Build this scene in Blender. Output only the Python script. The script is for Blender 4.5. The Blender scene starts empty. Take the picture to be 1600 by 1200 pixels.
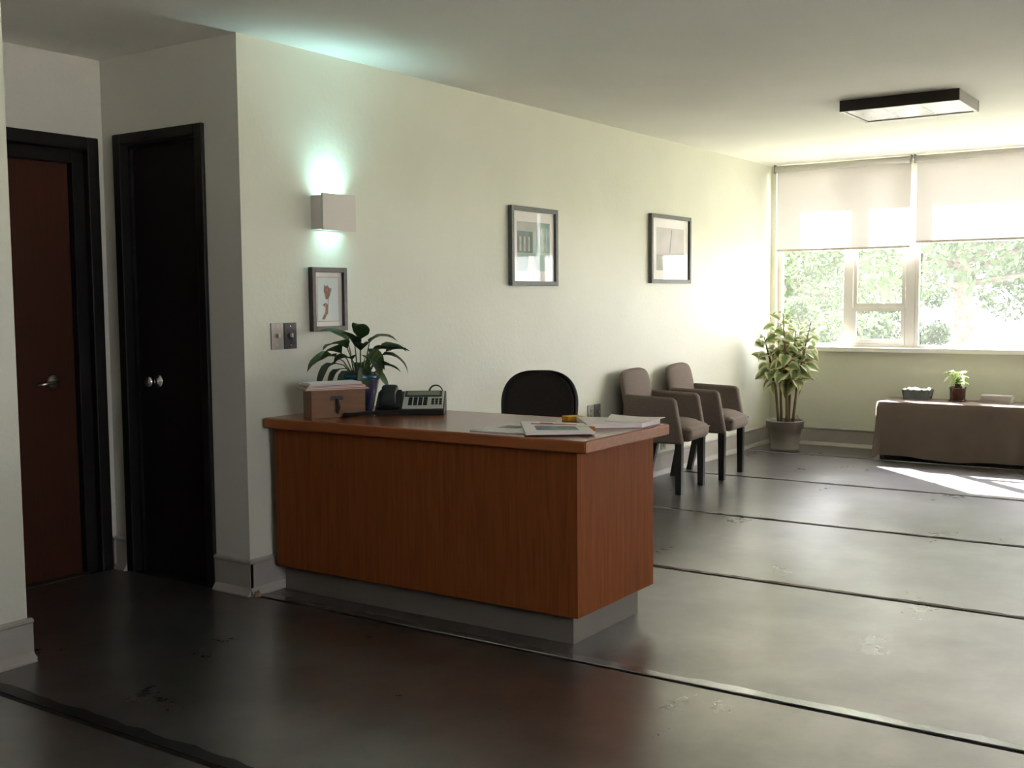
import bpy, bmesh, math, random
from mathutils import Vector, Matrix, Euler
random.seed(7)
PI = math.pi
R = math.radians
SC = bpy.context.scene
COL = SC.collection
# ------------------------------------------------------------------ camera, sky, sun, exposure
YAW, PITCH, ROLL, FPX = R(34.37), R(-4.35), R(-0.524), 1738.0
fw = Vector((math.cos(YAW)*math.cos(PITCH), math.sin(YAW)*math.cos(PITCH), math.sin(PITCH)))
rt0 = fw.cross(Vector((0, 0, 1))).normalized(); up0 = rt0.cross(fw)
rt = math.cos(ROLL)*rt0 + math.sin(ROLL)*up0
up = -math.sin(ROLL)*rt0 + math.cos(ROLL)*up0
cd = bpy.data.cameras.new('camera'); cam = bpy.data.objects.new('camera', cd); COL.objects.link(cam)
cd.sensor_width = 36; cd.lens = FPX/1600*36; cd.clip_start = .05; cd.clip_end = 400
m = Matrix((rt, up, -fw)).transposed().to_4x4(); m.translation = (-3.248, -3.591, 1.259)
cam.matrix_world = m; SC.camera = cam

W = bpy.data.worlds.new('sky'); SC.world = W; W.use_nodes = True
bg = W.node_tree.nodes['Background']
bg.inputs[0].default_value = (.985, .98, 1.04, 1); bg.inputs[1].default_value = 5.0

SUN_DIR = Vector((-.705, -.71, -.655)).normalized()
sl = bpy.data.lights.new('sun', 'SUN'); sl.energy = 60; sl.color = (1, .97, .92); sl.angle = R(.6)
so = bpy.data.objects.new('sun', sl); COL.objects.link(so)
so.rotation_euler = SUN_DIR.to_track_quat('-Z', 'Y').to_euler(); so.location = (20, 20, 20)

SC.view_settings.view_transform = 'Standard'; SC.view_settings.look = 'None'
SC.view_settings.exposure = 1.55; SC.view_settings.gamma = 1; SC.view_settings.use_curve_mapping = False
SC.cycles.use_denoising = True; SC.cycles.max_bounces = 12; SC.cycles.diffuse_bounces = 7
SC.cycles.transparent_max_bounces = 16; SC.cycles.sample_clamp_indirect = 8
SC.cycles.caustics_reflective = False; SC.cycles.caustics_refractive = False

H = 2.373      # ceiling
L = 5.968      # window wall
YB = .919      # back of the alcove
XA = -1.04     # near end of the alcove opening
YR = -5.2      # right wall
XR = -7.5      # rear wall
# ------------------------------------------------------------------ materials
MATS = {}
def mat(name, col, rough=.6, metal=0, spec=.5, var=0, scale=8, bump=0, bscale=60, coat=0, detail=4, stretch=None, col2=None, rvar=0):
    if name in MATS: return MATS[name]
    M = bpy.data.materials.new(name); M.use_nodes = True; nt = M.node_tree; b = nt.nodes['Principled BSDF']
    b.inputs['Base Color'].default_value = (*col, 1); b.inputs['Roughness'].default_value = rough
    b.inputs['Metallic'].default_value = metal; b.inputs['Specular IOR Level'].default_value = spec
    b.inputs['Coat Weight'].default_value = coat; b.inputs['Coat Roughness'].default_value = .15
    tc = nt.nodes.new('ShaderNodeTexCoord'); src = tc.outputs['Object']
    if stretch:
        mp = nt.nodes.new('ShaderNodeMapping'); mp.inputs['Scale'].default_value = stretch
        nt.links.new(src, mp.inputs[0]); src = mp.outputs[0]
    if var or col2 or rvar:
        n = nt.nodes.new('ShaderNodeTexNoise'); n.inputs['Scale'].default_value = scale; n.inputs['Detail'].default_value = detail
        nt.links.new(src, n.inputs['Vector'])
        c2 = col2 or tuple(c*(1-var) for c in col); c1 = col if col2 else tuple(min(1, c*(1+var)) for c in col)
        r = nt.nodes.new('ShaderNodeValToRGB'); r.color_ramp.elements[0].position = .35; r.color_ramp.elements[1].position = .65
        r.color_ramp.elements[0].color = (*c2, 1); r.color_ramp.elements[1].color = (*c1, 1)
        nt.links.new(n.outputs['Fac'], r.inputs[0]); nt.links.new(r.outputs[0], b.inputs['Base Color'])
        if rvar:
            mr = nt.nodes.new('ShaderNodeMapRange'); mr.inputs['From Min'].default_value = .3; mr.inputs['From Max'].default_value = .7
            mr.inputs['To Min'].default_value = rough-rvar; mr.inputs['To Max'].default_value = rough+rvar
            nt.links.new(n.outputs['Fac'], mr.inputs[0]); nt.links.new(mr.outputs[0], b.inputs['Roughness'])
    if bump:
        n2 = nt.nodes.new('ShaderNodeTexNoise'); n2.inputs['Scale'].default_value = bscale; n2.inputs['Detail'].default_value = 3
        nt.links.new(src, n2.inputs['Vector'])
        bp = nt.nodes.new('ShaderNodeBump'); bp.inputs['Strength'].default_value = bump; bp.inputs['Distance'].default_value = .01
        nt.links.new(n2.outputs['Fac'], bp.inputs['Height']); nt.links.new(bp.outputs[0], b.inputs['Normal'])
    MATS[name] = M; return M

WALL = mat('wall_paint', (.665, .665, .565), .55, var=.035, scale=1.6, bump=.12, bscale=40, spec=.35)
GREY = mat('alcove_paint', (.66, .65, .59), .6, var=.03, scale=1.6, bump=.1, bscale=40, spec=.35)
CEIL = mat('ceiling_paint', (.82, .81, .77), .75, var=.03, scale=1.2, bump=.15, bscale=18, spec=.2)
BASE = mat('baseboard_paint', (.36, .335, .30), .45, var=.06, scale=5)
BLACK = mat('black_paint', (.008, .007, .007), .5, var=.1, scale=4, spec=.3)
BROWN = mat('brown_door_veneer', (.060, .018, .0075), .5, spec=.3, col2=(.050, .014, .006), scale=6, stretch=(20, 20, 1))
STEEL = mat('brushed_steel', (.55, .53, .50), .3, 1)
DKMETAL = mat('dark_plate_metal', (.028, .026, .026), .45, .3, var=.4, scale=60)
CHROME = mat('chrome', (.75, .75, .75), .12, 1)
FRAMEW = mat('window_aluminium', (.62, .60, .57), .45, .2)
WHITE = mat('white_paint', (.78, .76, .72), .5)
BLKPLA = mat('black_plastic', (.012, .012, .012), .4)
FABRIC = mat('taupe_upholstery', (.175, .140, .118), .9, spec=.2, var=.18, scale=220, bump=.25, bscale=500)
CLOTH = mat('brown_cloth', (.16, .125, .105), .95, spec=.1, var=.05, scale=6, bump=.2, bscale=400)
BLKFAB = mat('black_mesh_fabric', (.030, .023, .020), .85, spec=.2, var=.2, scale=200)
LEGBLK = mat('black_lacquer', (.010, .010, .011), .35)
POTTAUPE = mat('taupe_plastic', (.17, .15, .125), .5, var=.05, scale=8)
SOIL = mat('soil', (.03, .02, .014), .95, var=.4, scale=60, bump=.6, bscale=80)
STEM = mat('cane', (.20, .12, .06), .7, col2=(.10, .07, .04), scale=30, stretch=(1, 1, .3))
PAPER = mat('paper', (.80, .77, .74), .7)

def floor_mat(name, rough, c1, c2):
    M = bpy.data.materials.new(name); M.use_nodes = True; nt = M.node_tree; b = nt.nodes['Principled BSDF']
    N = nt.nodes.new; K = nt.links.new
    tc = N('ShaderNodeTexCoord')
    n1 = N('ShaderNodeTexNoise'); n1.inputs['Scale'].default_value = 2.2; n1.inputs['Detail'].default_value = 8; n1.inputs['Roughness'].default_value = .62; n1.inputs['Distortion'].default_value = .6
    n2 = N('ShaderNodeTexNoise'); n2.inputs['Scale'].default_value = 14; n2.inputs['Detail'].default_value = 6; n2.inputs['Roughness'].default_value = .7
    mp = N('ShaderNodeMapping'); mp.inputs['Scale'].default_value = (1, 1.6, 1); mp.inputs['Rotation'].default_value = (0, 0, .5)
    n3 = N('ShaderNodeTexNoise'); n3.inputs['Scale'].default_value = 1.5; n3.inputs['Detail'].default_value = 5
    K(tc.outputs['Object'], n1.inputs['Vector']); K(tc.outputs['Object'], n2.inputs['Vector']); K(tc.outputs['Object'], mp.inputs[0]); K(mp.outputs[0], n3.inputs['Vector'])
    r = N('ShaderNodeValToRGB'); e = r.color_ramp.elements; e[0].position = .32; e[1].position = .70; e[0].color = (*c2, 1); e[1].color = (*c1, 1)
    K(n1.outputs['Fac'], r.inputs[0])
    r2 = N('ShaderNodeMixRGB'); r2.blend_type = 'MULTIPLY'; r2.inputs[0].default_value = .55
    K(r.outputs[0], r2.inputs[1]); K(n2.outputs['Fac'], r2.inputs[2]); K(r2.outputs[0], b.inputs['Base Color'])
    n3.inputs['Detail'].default_value = 2
    mr = N('ShaderNodeMapRange'); mr.inputs['From Min'].default_value = .3; mr.inputs['From Max'].default_value = .7
    mr.inputs['To Min'].default_value = rough-.035; mr.inputs['To Max'].default_value = rough+.045
    ad = N('ShaderNodeMath'); ad.operation = 'MULTIPLY_ADD'; ad.inputs[1].default_value = .55; K(n2.outputs['Fac'], ad.inputs[0]); K(n3.outputs['Fac'], ad.inputs[2])
    mr.inputs['From Min'].default_value = .5; mr.inputs['From Max'].default_value = 1.05
    K(ad.outputs[0], mr.inputs[0]); K(mr.outputs[0], b.inputs['Roughness'])
    ms = N('ShaderNodeMapRange'); ms.inputs['From Min'].default_value = .38; ms.inputs['From Max'].default_value = .62
    ms.inputs['To Min'].default_value = .78; ms.inputs['To Max'].default_value = 1.0
    n4 = N('ShaderNodeTexNoise'); n4.inputs['Scale'].default_value = 2.6; n4.inputs['Detail'].default_value = 8; n4.inputs['Roughness'].default_value = .6; K(tc.outputs['Object'], n4.inputs['Vector'])
    K(n4.outputs['Fac'], ms.inputs[0]); K(ms.outputs[0], b.inputs['Specular IOR Level']); b.inputs['IOR'].default_value = 2.7
    return M
FLOOR = floor_mat('stained_concrete', .30, (.046, .033, .027), (.018, .013, .011))
STRIP = floor_mat('joint_filler', .18, (.06, .045, .038), (.03, .022, .02))

def wood(name, c1, c2, stretch, rough=.38, spec=.45):
    M = bpy.data.materials.new(name); M.use_nodes = True; nt = M.node_tree; b = nt.nodes['Principled BSDF']
    N = nt.nodes.new; K = nt.links.new
    tc = N('ShaderNodeTexCoord'); mp = N('ShaderNodeMapping'); mp.inputs['Scale'].default_value = stretch
    K(tc.outputs['Object'], mp.inputs[0])
    n = N('ShaderNodeTexNoise'); n.inputs['Scale'].default_value = 3; n.inputs['Detail'].default_value = 8; n.inputs['Roughness'].default_value = .65; n.inputs['Distortion'].default_value = .5
    K(mp.outputs[0], n.inputs['Vector'])
    r = N('ShaderNodeValToRGB'); e = r.color_ramp.elements; e[0].position = .3; e[1].position = .72; e[0].color = (*c2, 1); e[1].color = (*c1, 1)
    K(n.outputs['Fac'], r.inputs[0]); K(r.outputs[0], b.inputs['Base Color'])
    b.inputs['Roughness'].default_value = rough; b.inputs['Specular IOR Level'].default_value = spec
    return M
DESKV = wood('desk_veneer', (.26, .080, .025), (.17, .050, .015), (22, 22, 1.2), .6, .05)
DESKE = wood('desk_edge_wood', (.34, .110, .036), (.25, .075, .024), (22, 3, 22), .45, .25)
DESKT = wood('desk_top_veneer', (.25, .088, .034), (.17, .055, .022), (22, 1.2, 22), .22, .8)
BOXW = wood('pine_box', (.25, .12, .05), (.17, .075, .03), (2, 20, 20), .5)

def leaf_mat(name, cin, cout, edge0, edge1, trans=.35, rough=.4):
    M = bpy.data.materials.new(name); M.use_nodes = True; nt = M.node_tree; b = nt.nodes['Principled BSDF']
    N = nt.nodes.new; K = nt.links.new
    uv = N('ShaderNodeUVMap'); sp = N('ShaderNodeSeparateXYZ'); K(uv.outputs[0], sp.inputs[0])
    tc = N('ShaderNodeTexCoord'); n = N('ShaderNodeTexNoise'); n.inputs['Scale'].default_value = 28; n.inputs['Detail'].default_value = 3
    K(tc.outputs['Object'], n.inputs['Vector'])
    sb = N('ShaderNodeMath'); sb.operation = 'SUBTRACT'; sb.inputs[1].default_value = .5; K(sp.outputs[0], sb.inputs[0])
    ab = N('ShaderNodeMath'); ab.operation = 'ABSOLUTE'; K(sb.outputs[0], ab.inputs[0])
    ml = N('ShaderNodeMath'); ml.operation = 'MULTIPLY_ADD'; ml.inputs[1].default_value = .35; K(n.outputs['Fac'], ml.inputs[0]); K(ab.outputs[0], ml.inputs[2])
    r = N('ShaderNodeValToRGB'); e = r.color_ramp.elements; e[0].position = edge0; e[1].position = edge1; e[0].color = (*cin, 1); e[1].color = (*cout, 1)
    K(ml.outputs[0], r.inputs[0]); K(r.outputs[0], b.inputs['Base Color']); b.inputs['Roughness'].default_value = rough
    tr = N('ShaderNodeBsdfTranslucent'); K(r.outputs[0], tr.inputs[0])
    mx = N('ShaderNodeMixShader'); mx.inputs[0].default_value = trans
    K(b.outputs[0], mx.inputs[1]); K(tr.outputs[0], mx.inputs[2]); K(mx.outputs[0], nt.nodes['Material Output'].inputs[0])
    return M
VARIEG = leaf_mat('variegated_leaf', (.16, .24, .09), (.66, .62, .36), .36, .56)
LILY = leaf_mat('peace_lily_leaf', (.040, .080, .022), (.06, .11, .03), .3, .7, .25, .5)
LILYD = leaf_mat('peace_lily_leaf_dark', (.020, .042, .012), (.03, .06, .018), .3, .7, .2, .5)
HERB = leaf_mat('small_pot_leaf', (.40, .52, .22), (.62, .70, .40), .3, .7, .4)
TREEL = leaf_mat('tree_leaf', (.040, .070, .028), (.060, .095, .042), .3, .7, .3, .6)
TREEL2 = leaf_mat('tree_leaf_pale', (.055, .088, .038), (.085, .12, .06), .3, .7, .3, .6)
BARK = mat('bark', (.10, .08, .07), .9, var=.3, scale=12, bump=.5, bscale=20)

def pane_mat(name, haze, haze_col=(1, 1, 1), gloss=1.5):
    M = bpy.data.materials.new(name); M.use_nodes = True; nt = M.node_tree; N = nt.nodes.new; K = nt.links.new
    nt.nodes.remove(nt.nodes['Principled BSDF'])
    t = N('ShaderNodeBsdfTransparent'); tl = N('ShaderNodeBsdfTranslucent'); tl.inputs[0].default_value = (*haze_col, 1)
    m1 = N('ShaderNodeMixShader'); m1.inputs[0].default_value = haze; K(t.outputs[0], m1.inputs[1]); K(tl.outputs[0], m1.inputs[2])  # white translucent share imitates glare haze over the panes
    g = N('ShaderNodeBsdfGlossy'); g.inputs['Roughness'].default_value = .03
    f = N('ShaderNodeFresnel'); ge = N('ShaderNodeNewGeometry'); mr = N('ShaderNodeMapRange'); mr.inputs['To Min'].default_value = gloss; mr.inputs['To Max'].default_value = 1/gloss
    K(ge.outputs['Backfacing'], mr.inputs[0]); K(mr.outputs[0], f.inputs[0])   # same reflectance on both faces of the sheet
    m2 = N('ShaderNodeMixShader'); K(f.outputs[0], m2.inputs[0]); K(m1.outputs[0], m2.inputs[1]); K(g.outputs[0], m2.inputs[2])
    K(m2.outputs[0], nt.nodes['Material Output'].inputs[0]); return M
GLASS = pane_mat('window_glass', .0045)
PICGLASS = pane_mat('picture_glass', 0, gloss=1.22)
def blind_mat():
    M = bpy.data.materials.new('blind_screen_fabric'); M.use_nodes = True; nt = M.node_tree; N = nt.nodes.new; K = nt.links.new
    nt.nodes.remove(nt.nodes['Principled BSDF'])
    d = N('ShaderNodeBsdfDiffuse'); d.inputs[0].default_value = (.84, .81, .79, 1)
    tl = N('ShaderNodeBsdfTranslucent'); tl.inputs[0].default_value = (.88, .86, .90, 1)
    t = N('ShaderNodeBsdfTransparent')
    a = N('ShaderNodeMixShader'); a.inputs[0].default_value = .205; K(d.outputs[0], a.inputs[1]); K(tl.outputs[0], a.inputs[2])
    b = N('ShaderNodeMixShader'); b.inputs[0].default_value = .024; K(a.outputs[0], b.inputs[1]); K(t.outputs[0], b.inputs[2])
    K(b.outputs[0], nt.nodes['Material Output'].inputs[0]); return M
BLIND = blind_mat()

# ------------------------------------------------------------------ helpers
def tag(o, label=None, cat=None, group=None, kind=None):
    if label: o['label'] = label
    if cat: o['category'] = cat
    if group: o['group'] = group
    if kind: o['kind'] = kind
    return o
def empty(name, loc=(0, 0, 0), rz=0, **k):
    o = bpy.data.objects.new(name, None); COL.objects.link(o); o.location = loc; o.rotation_euler = (0, 0, rz)
    o.empty_display_size = .05; return tag(o, **k)
def obj(name, verts, faces, mt, parent=None, smooth=False, bevel=0, seg=2, sub=0, uv=None, loc=None, rot=None, solid=0):
    me = bpy.data.meshes.new(name); me.from_pydata([tuple(v) for v in verts], [], faces); 
    if uv:
        u = me.uv_layers.new(name='UVMap')
        for lp in me.loops: u.data[lp.index].uv = uv[lp.vertex_index]
    bm = bmesh.new(); bm.from_mesh(me); bmesh.ops.recalc_face_normals(bm, faces=bm.faces); bm.to_mesh(me); bm.free()
    me.materials.append(mt)
    if smooth: me.polygons.foreach_set('use_smooth', [True]*len(me.polygons))
    o = bpy.data.objects.new(name, me); COL.objects.link(o)
    if parent is not None: o.parent = parent
    if loc: o.location = loc
    if rot: o.rotation_euler = rot
    if solid:
        s = o.modifiers.new('solid', 'SOLIDIFY'); s.thickness = solid; s.offset = 0
    if bevel:
        b = o.modifiers.new('bevel', 'BEVEL'); b.width = bevel; b.segments = seg; b.limit_method = 'ANGLE'; b.angle_limit = R(35)
        if seg > 1: me.polygons.foreach_set('use_smooth', [True]*len(me.polygons)); b.harden_normals = True
    if sub:
        s = o.modifiers.new('sub', 'SUBSURF'); s.levels = sub; s.render_levels = sub
    return o
BF = [(0, 1, 3, 2), (4, 6, 7, 5), (0, 4, 5, 1), (2, 3, 7, 6), (0, 2, 6, 4), (1, 5, 7, 3)]
def bv(a, b): return [(x, y, z) for x in (a[0], b[0]) for y in (a[1], b[1]) for z in (a[2], b[2])]
def box(name, a, b, mt, parent=None, **k): return obj(name, bv(a, b), BF, mt, parent, **k)
def boxes(name, lst, mt, parent=None, **k):
    V, F = [], []
    for a, b in lst:
        n = len(V); V += bv(a, b); F += [tuple(i+n for i in f) for f in BF]
    return obj(name, V, F, mt, parent, **k)
def prism(name, pts, axis, d0, d1, mt, parent=None, **k):
    def P(u, v, d): return {0: (d, u, v), 1: (u, d, v), 2: (u, v, d)}[axis]
    n = len(pts); V = [P(u, v, d0) for u, v in pts]+[P(u, v, d1) for u, v in pts]
    F = [tuple(range(n)), tuple(range(2*n-1, n-1, -1))]+[(i, (i+1) % n, n+(i+1) % n, n+i) for i in range(n)]
    return obj(name, V, F, mt, parent, **k)
def lathe(name, prof, mt, parent=None, n=32, loc=None, **k):
    V, F = [], []
    for r, z in prof: V += [(r*math.cos(2*PI*i/n), r*math.sin(2*PI*i/n), z) for i in range(n)]
    for j in range(len(prof)-1):
        for i in range(n): F.append((j*n+i, j*n+(i+1) % n, (j+1)*n+(i+1) % n, (j+1)*n+i))
    if prof[0][0] > 1e-4: F.append(tuple(range(n-1, -1, -1)))
    if prof[-1][0] > 1e-4: F.append(tuple((len(prof)-1)*n+i for i in range(n)))
    return obj(name, V, F, mt, parent, smooth=True, loc=loc, **k)
def tube_geo(pts, rad, n=8):
    pts = [Vector(p) for p in pts]; V, F = [], []
    rad = rad if isinstance(rad, (list, tuple)) else [rad]*len(pts)
    ref = Vector((.31, .17, .93))
    for i, p in enumerate(pts):
        t = (pts[min(i+1, len(pts)-1)]-pts[max(i-1, 0)]).normalized()
        if abs(t.dot(ref)) > .95: ref = Vector((.9, .3, .1))
        a = t.cross(ref).normalized(); b = t.cross(a); ref = b.cross(t) if False else ref
        V += [tuple(p+rad[i]*(math.cos(2*PI*k/n)*a+math.sin(2*PI*k/n)*b)) for k in range(n)]
    for j in range(len(pts)-1):
        for k in range(n): F.append((j*n+k, j*n+(k+1) % n, (j+1)*n+(k+1) % n, (j+1)*n+k))
    F.append(tuple(range(n-1, -1, -1))); F.append(tuple((len(pts)-1)*n+k for k in range(n)))
    return V, F
def tube(name, pts, rad, mt, parent=None, n=8, **k):
    V, F = tube_geo(pts, rad, n); return obj(name, V, F, mt, parent, smooth=True, **k)
def copy_tree(o, parent=None):
    c = o.copy(); COL.objects.link(c); c.parent = parent
    for ch in list(o.children): copy_tree(ch, c)
    return c
def leaf_mesh(name, ln, wd, droop, fold, mt, nl=7, shape=.42):
    """a leaf along +x from its base, curling down by droop radians"""
    V, F, uv = [], [], []
    x = z = 0.; px = pz = 0.
    for i in range(nl+1):
        t = i/nl; a = .25-droop*t
        if i: x += ln/nl*math.cos(a); z += ln/nl*math.sin(a)
        w = wd*.5*(math.sin(PI*t**shape if t < 1 else PI))**.8 if 0 < t < 1 else wd*.02
        for s in (-1, -.5, 0, .5, 1):
            V.append((x, s*w, z+fold*w*abs(s)+.06*wd*math.sin(9*t)*s*s)); uv.append((.5+.5*s, t))
    for i in range(nl):
        for k in range(4): a = i*5+k; F.append((a, a+1, a+6, a+5))
    o = obj(name, V, F, mt, None, smooth=True, uv=uv); me = o.data; bpy.data.objects.remove(o); return me
def place_leaf(name, me, base, d, roll, sc, parent):
    d = Vector(d).normalized(); q = d.to_track_quat('X', 'Z')
    o = bpy.data.objects.new(name, me); COL.objects.link(o); o.parent = parent
    o.matrix_local = Matrix.Translation(base) @ q.to_matrix().to_4x4() @ Matrix.Rotation(roll, 4, 'X') @ Matrix.Scale(sc, 4)
    return o

# ------------------------------------------------------------------ the room
def struct(o): o['kind'] = 'structure'; return o
fl = struct(box('floor', (XR, YR, -.10), (L+.12, YB+.12, -.02), mat('subfloor', (.006, .005, .005), .8)))
J = [-1.29, -.003, 1.370, 2.700, 4.060, 5.350]
xs = [XR]+J+[L+.05]
for i in range(len(xs)-1):
    a = xs[i]+((.012 if i < 3 else .006) if i else 0); b = xs[i+1]-(.007 if i < 2 else .005)
    if xs[i] < -.1:
        pts = [(a, YR), (b, YR), (b, 0.)]+([(b, YB), (a, YB)] if i == 1 else [(b, .0), (a, .0)])
        if i == 1: pts = [(a, YR), (b, YR), (b, YB), (XA-.05, YB), (XA-.05, 0), (a, 0)]
        else: pts = [(a, YR), (b, YR), (b, 0), (a, 0)]
    else: pts = [(a, YR), (b, YR), (b, 0), (a, 0)]
    prism('floor_slab', pts, 2, -.02, 0, FLOOR, fl)
    if i:
        w = .055 if i < 3 else .04
        V, F = [], []
        ny = 90
        for k in range(ny+1):
            y = YR+(0-YR)*k/ny; ww = w*(.8+.35*random.random())
            V += [(a-.001, y, .0006), (a, y, .0035+.001*random.random()), (a+ww, y, .0006)]
        for k in range(ny):
            F += [(k*3, k*3+1, k*3+4, k*3+3), (k*3+1, k*3+2, k*3+5, k*3+4)]
        obj('joint_strip', V, F, STRIP if i > 1 else mat('black_filler', (.008, .008, .009), .35), fl)
struct(box('ceiling', (XR, YR, H), (L+.2, YB+.1, H+.12), CEIL))
struct(box('wall_left', (0, 0, 0), (L, .12, H), WALL))
struct(box('wall_near_left', (XR, 0, 0), (XA, .12, H), WALL))
RX0, RX1, RZ0, RZ1 = -2.6, -.9, 1.0, 1.95     # opening of an added, unseen fill-light window right of the camera
struct(boxes('wall_right', [((XR, YR-.12, 0), (RX0, YR, H)), ((RX1, YR-.12, 0), (L+.2, YR, H)), ((RX0, YR-.12, 0), (RX1, YR, RZ0)), ((RX0, YR-.12, RZ1), (RX1, YR, H))], WALL))
struct(boxes('wall_rear', [((XR-.12, YR, 0), (XR, -2.4, H)), ((XR-.12, -1.4, 0), (XR, .12, H)), ((XR-.12, -2.4, 2.1), (XR, -1.4, H))], WALL))
# alcove side wall with the opening of the black door, alcove back wall with the opening of the brown door
D2a, D2b, D2h = .215, .825, 2.025
struct(boxes('wall_alcove_side', [((0, .12, 0), (.12, D2a, H)), ((0, D2b, 0), (.12, YB, H)), ((0, D2a, D2h), (.12, D2b, H))], GREY))
struct(box('wall_alcove_corner', (-.002, .0, 0), (0, .12, H), GREY))
D1a, D1b, D1h = -.96, -.03, 2.015
struct(boxes('wall_alcove_back', [((D1b, YB, 0), (.12, YB+.12, H)), ((XA-.12, YB, 0), (D1a, YB+.12, H)), ((D1a, YB, D1h), (D1b, YB+.12, H))], GREY))
struct(boxes('wall_light_stop', [((XA-.2, YB+.12, -.12), (1.0, YB+.2, H)), ((.7, .12, -.12), (.8, YB+.12, H))], GREY))  # unseen walls added behind the doors to block outdoor light leaks
struct(box('wall_alcove_near', (XA-.12, .12, 0), (XA, YB, H), GREY))
# window wall: parapet, left jamb, right pier, spandrel above and eave outside
ZS = .835
WY1 = -.045; WY2 = -4.75
struct(boxes('wall_window', [((L, YR, 0), (L+.12, .12, ZS)), ((L, WY1, ZS), (L+.2, .12, H)), ((L, YR, ZS), (L+.2, WY2, H)), ((L, WY2, H-.03), (L+.2, WY1, H))], WALL))
struct(boxes('roof_eave', [((L-.5, YR-.6, H+.12), (L+.44, .9, H+.30)), ((L+.2, YR-.6, H+.02), (L+.44, .9, H+.12))], WHITE))
sill = struct(box('trim_window_sill', (L-.05, WY2-.05, ZS-.035), (L+.06, WY1+.02, ZS+.004), mat('sill_white', (.80, .78, .74), .4), bevel=.006))

# baseboards: flat board, rounded top bead, flared toe
BP = [(0, 0), (.034, 0), (.034, .006), (.020, .026), (.016, .034), (.016, .136), (.021, .142), (.020, .150), (.010, .155), (0, .155)]
def baseboard(name, p0, p1, nrm):
    p0 = Vector(p0); p1 = Vector(p1); nrm = Vector(nrm); V = []
    for p in (p0, p1): V += [tuple(p+nrm*u+Vector((0, 0, v))) for u, v in BP]
    n = len(BP); F = [tuple(range(n)), tuple(range(2*n-1, n-1, -1))]+[(i, (i+1) % n, n+(i+1) % n, n+i) for i in range(n)]
    return struct(obj(name, V, F, BASE))
baseboard('baseboard_left', (-.018, 0, 0), (L, 0, 0), (0, -1, 0))
baseboard('baseboard_window', (L, -.016, 0), (L, YR, 0), (-1, 0, 0))
baseboard('baseboard_near_left', (XR, 0, 0), (XA+.012, 0, 0), (0, -1, 0))
baseboard('baseboard_alcove_near', (XA, .0, 0), (XA, YB, 0), (1, 0, 0))
baseboard('baseboard_alcove_side', (0, -.016, 0), (0, D2a-.004, 0), (-1, 0, 0))
baseboard('baseboard_alcove_corner', (0, D2b+.003, 0), (0, YB, 0), (-1, 0, 0))
baseboard('baseboard_alcove_back', (D1b+.003, YB, 0), (0, YB, 0), (0, -1, 0))
# broken plaster chip at the foot of the corner
tag(obj('plaster_chip', [(-.030, -.052, 0), (.012, -.052, 0), (.010, -.036, 0), (-.018, -.036, 0), (-.020, -.045, .022), (0, -.046, .030), (.004, -.040, .024)],
    [(0, 3, 2, 1), (0, 1, 5, 4), (1, 2, 6, 5), (2, 3, 6), (3, 0, 4), (3, 4, 5, 6)], mat('raw_plaster', (.20, .12, .07), .95, var=.3, scale=60)),
    'small broken plaster chip on the floor at the cracked baseboard corner', 'debris')

# ------------------------------------------------------------------ doors
d1 = struct(empty('door_1', (D1a, YB, 0)))
w1 = D1b-D1a
box('door_leaf', (.121, .055, .006), (w1-.121, .095, D1h-.121), BROWN, d1, bevel=.003)
for a, b in (((0, -.015, 0), (.06, .055, D1h)), ((w1-.06, -.015, 0), (w1, .055, D1h)), ((.06, -.015, D1h-.06), (w1-.06, .055, D1h))):
    box('casing', a, b, BLACK, d1, bevel=.006)
for a, b in (((.06, .02, 0), (.12, .11, D1h-.06)), ((w1-.12, .02, 0), (w1-.06, .11, D1h-.06)), ((.12, .02, D1h-.12), (w1-.12, .11, D1h-.06))):
    box('jamb', a, b, BLACK, d1, bevel=.003)
box('threshold', (.12, .0, 0), (w1-.12, .11, .005), mat('threshold_metal', (.10, .09, .08), .4, .6), d1)
kx, kz = w1-.235, .905
h = lathe('door_handle', [(.001, 0), (.030, 0), (.030, .006), (.024, .012), (.012, .016), (.012, .045), (.001, .046)], STEEL, d1, 20, (kx, .055, kz)); h.rotation_euler = (R(90), 0, 0)
tube('lever', [(0, 0, .040), (-.02, -.001, .046), (-.06, -.004, .048), (-.105, -.010, .044)], [.010, .010, .009, .007], STEEL, h)

d2 = struct(empty('door_2', (0, D2a, 0)))
w2 = D2b-D2a
box('door_leaf', (.045, .055, .006), (.085, w2-.055, D2h-.055), BLACK, d2, bevel=.003)
for a, b in (((-.018, 0, 0), (.045, .05, D2h)), ((-.018, w2-.05, 0), (.045, w2, D2h)), ((-.018, .05, D2h-.05), (.045, w2-.05, D2h))):
    box('casing', a, b, BLACK, d2, bevel=.006)
for a, b in (((.03, .05, 0), (.045, .065, D2h-.05)), ((.03, w2-.065, 0), (.045, w2-.05, D2h-.05)), ((.03, .05, D2h-.065), (.045, w2-.05, D2h-.05))):
    box('door_stop', a, b, BLACK, d2)
k = lathe('door_knob', [(.001, 0), (.030, 0), (.030, .005), (.016, .012), (.011, .020), (.011, .032), (.022, .040), (.027, .052), (.022, .064), (.010, .070), (.001, .071)], CHROME, d2, 24, (.045, .41, .90)); k.rotation_euler = (0, R(-90), 0)

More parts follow.
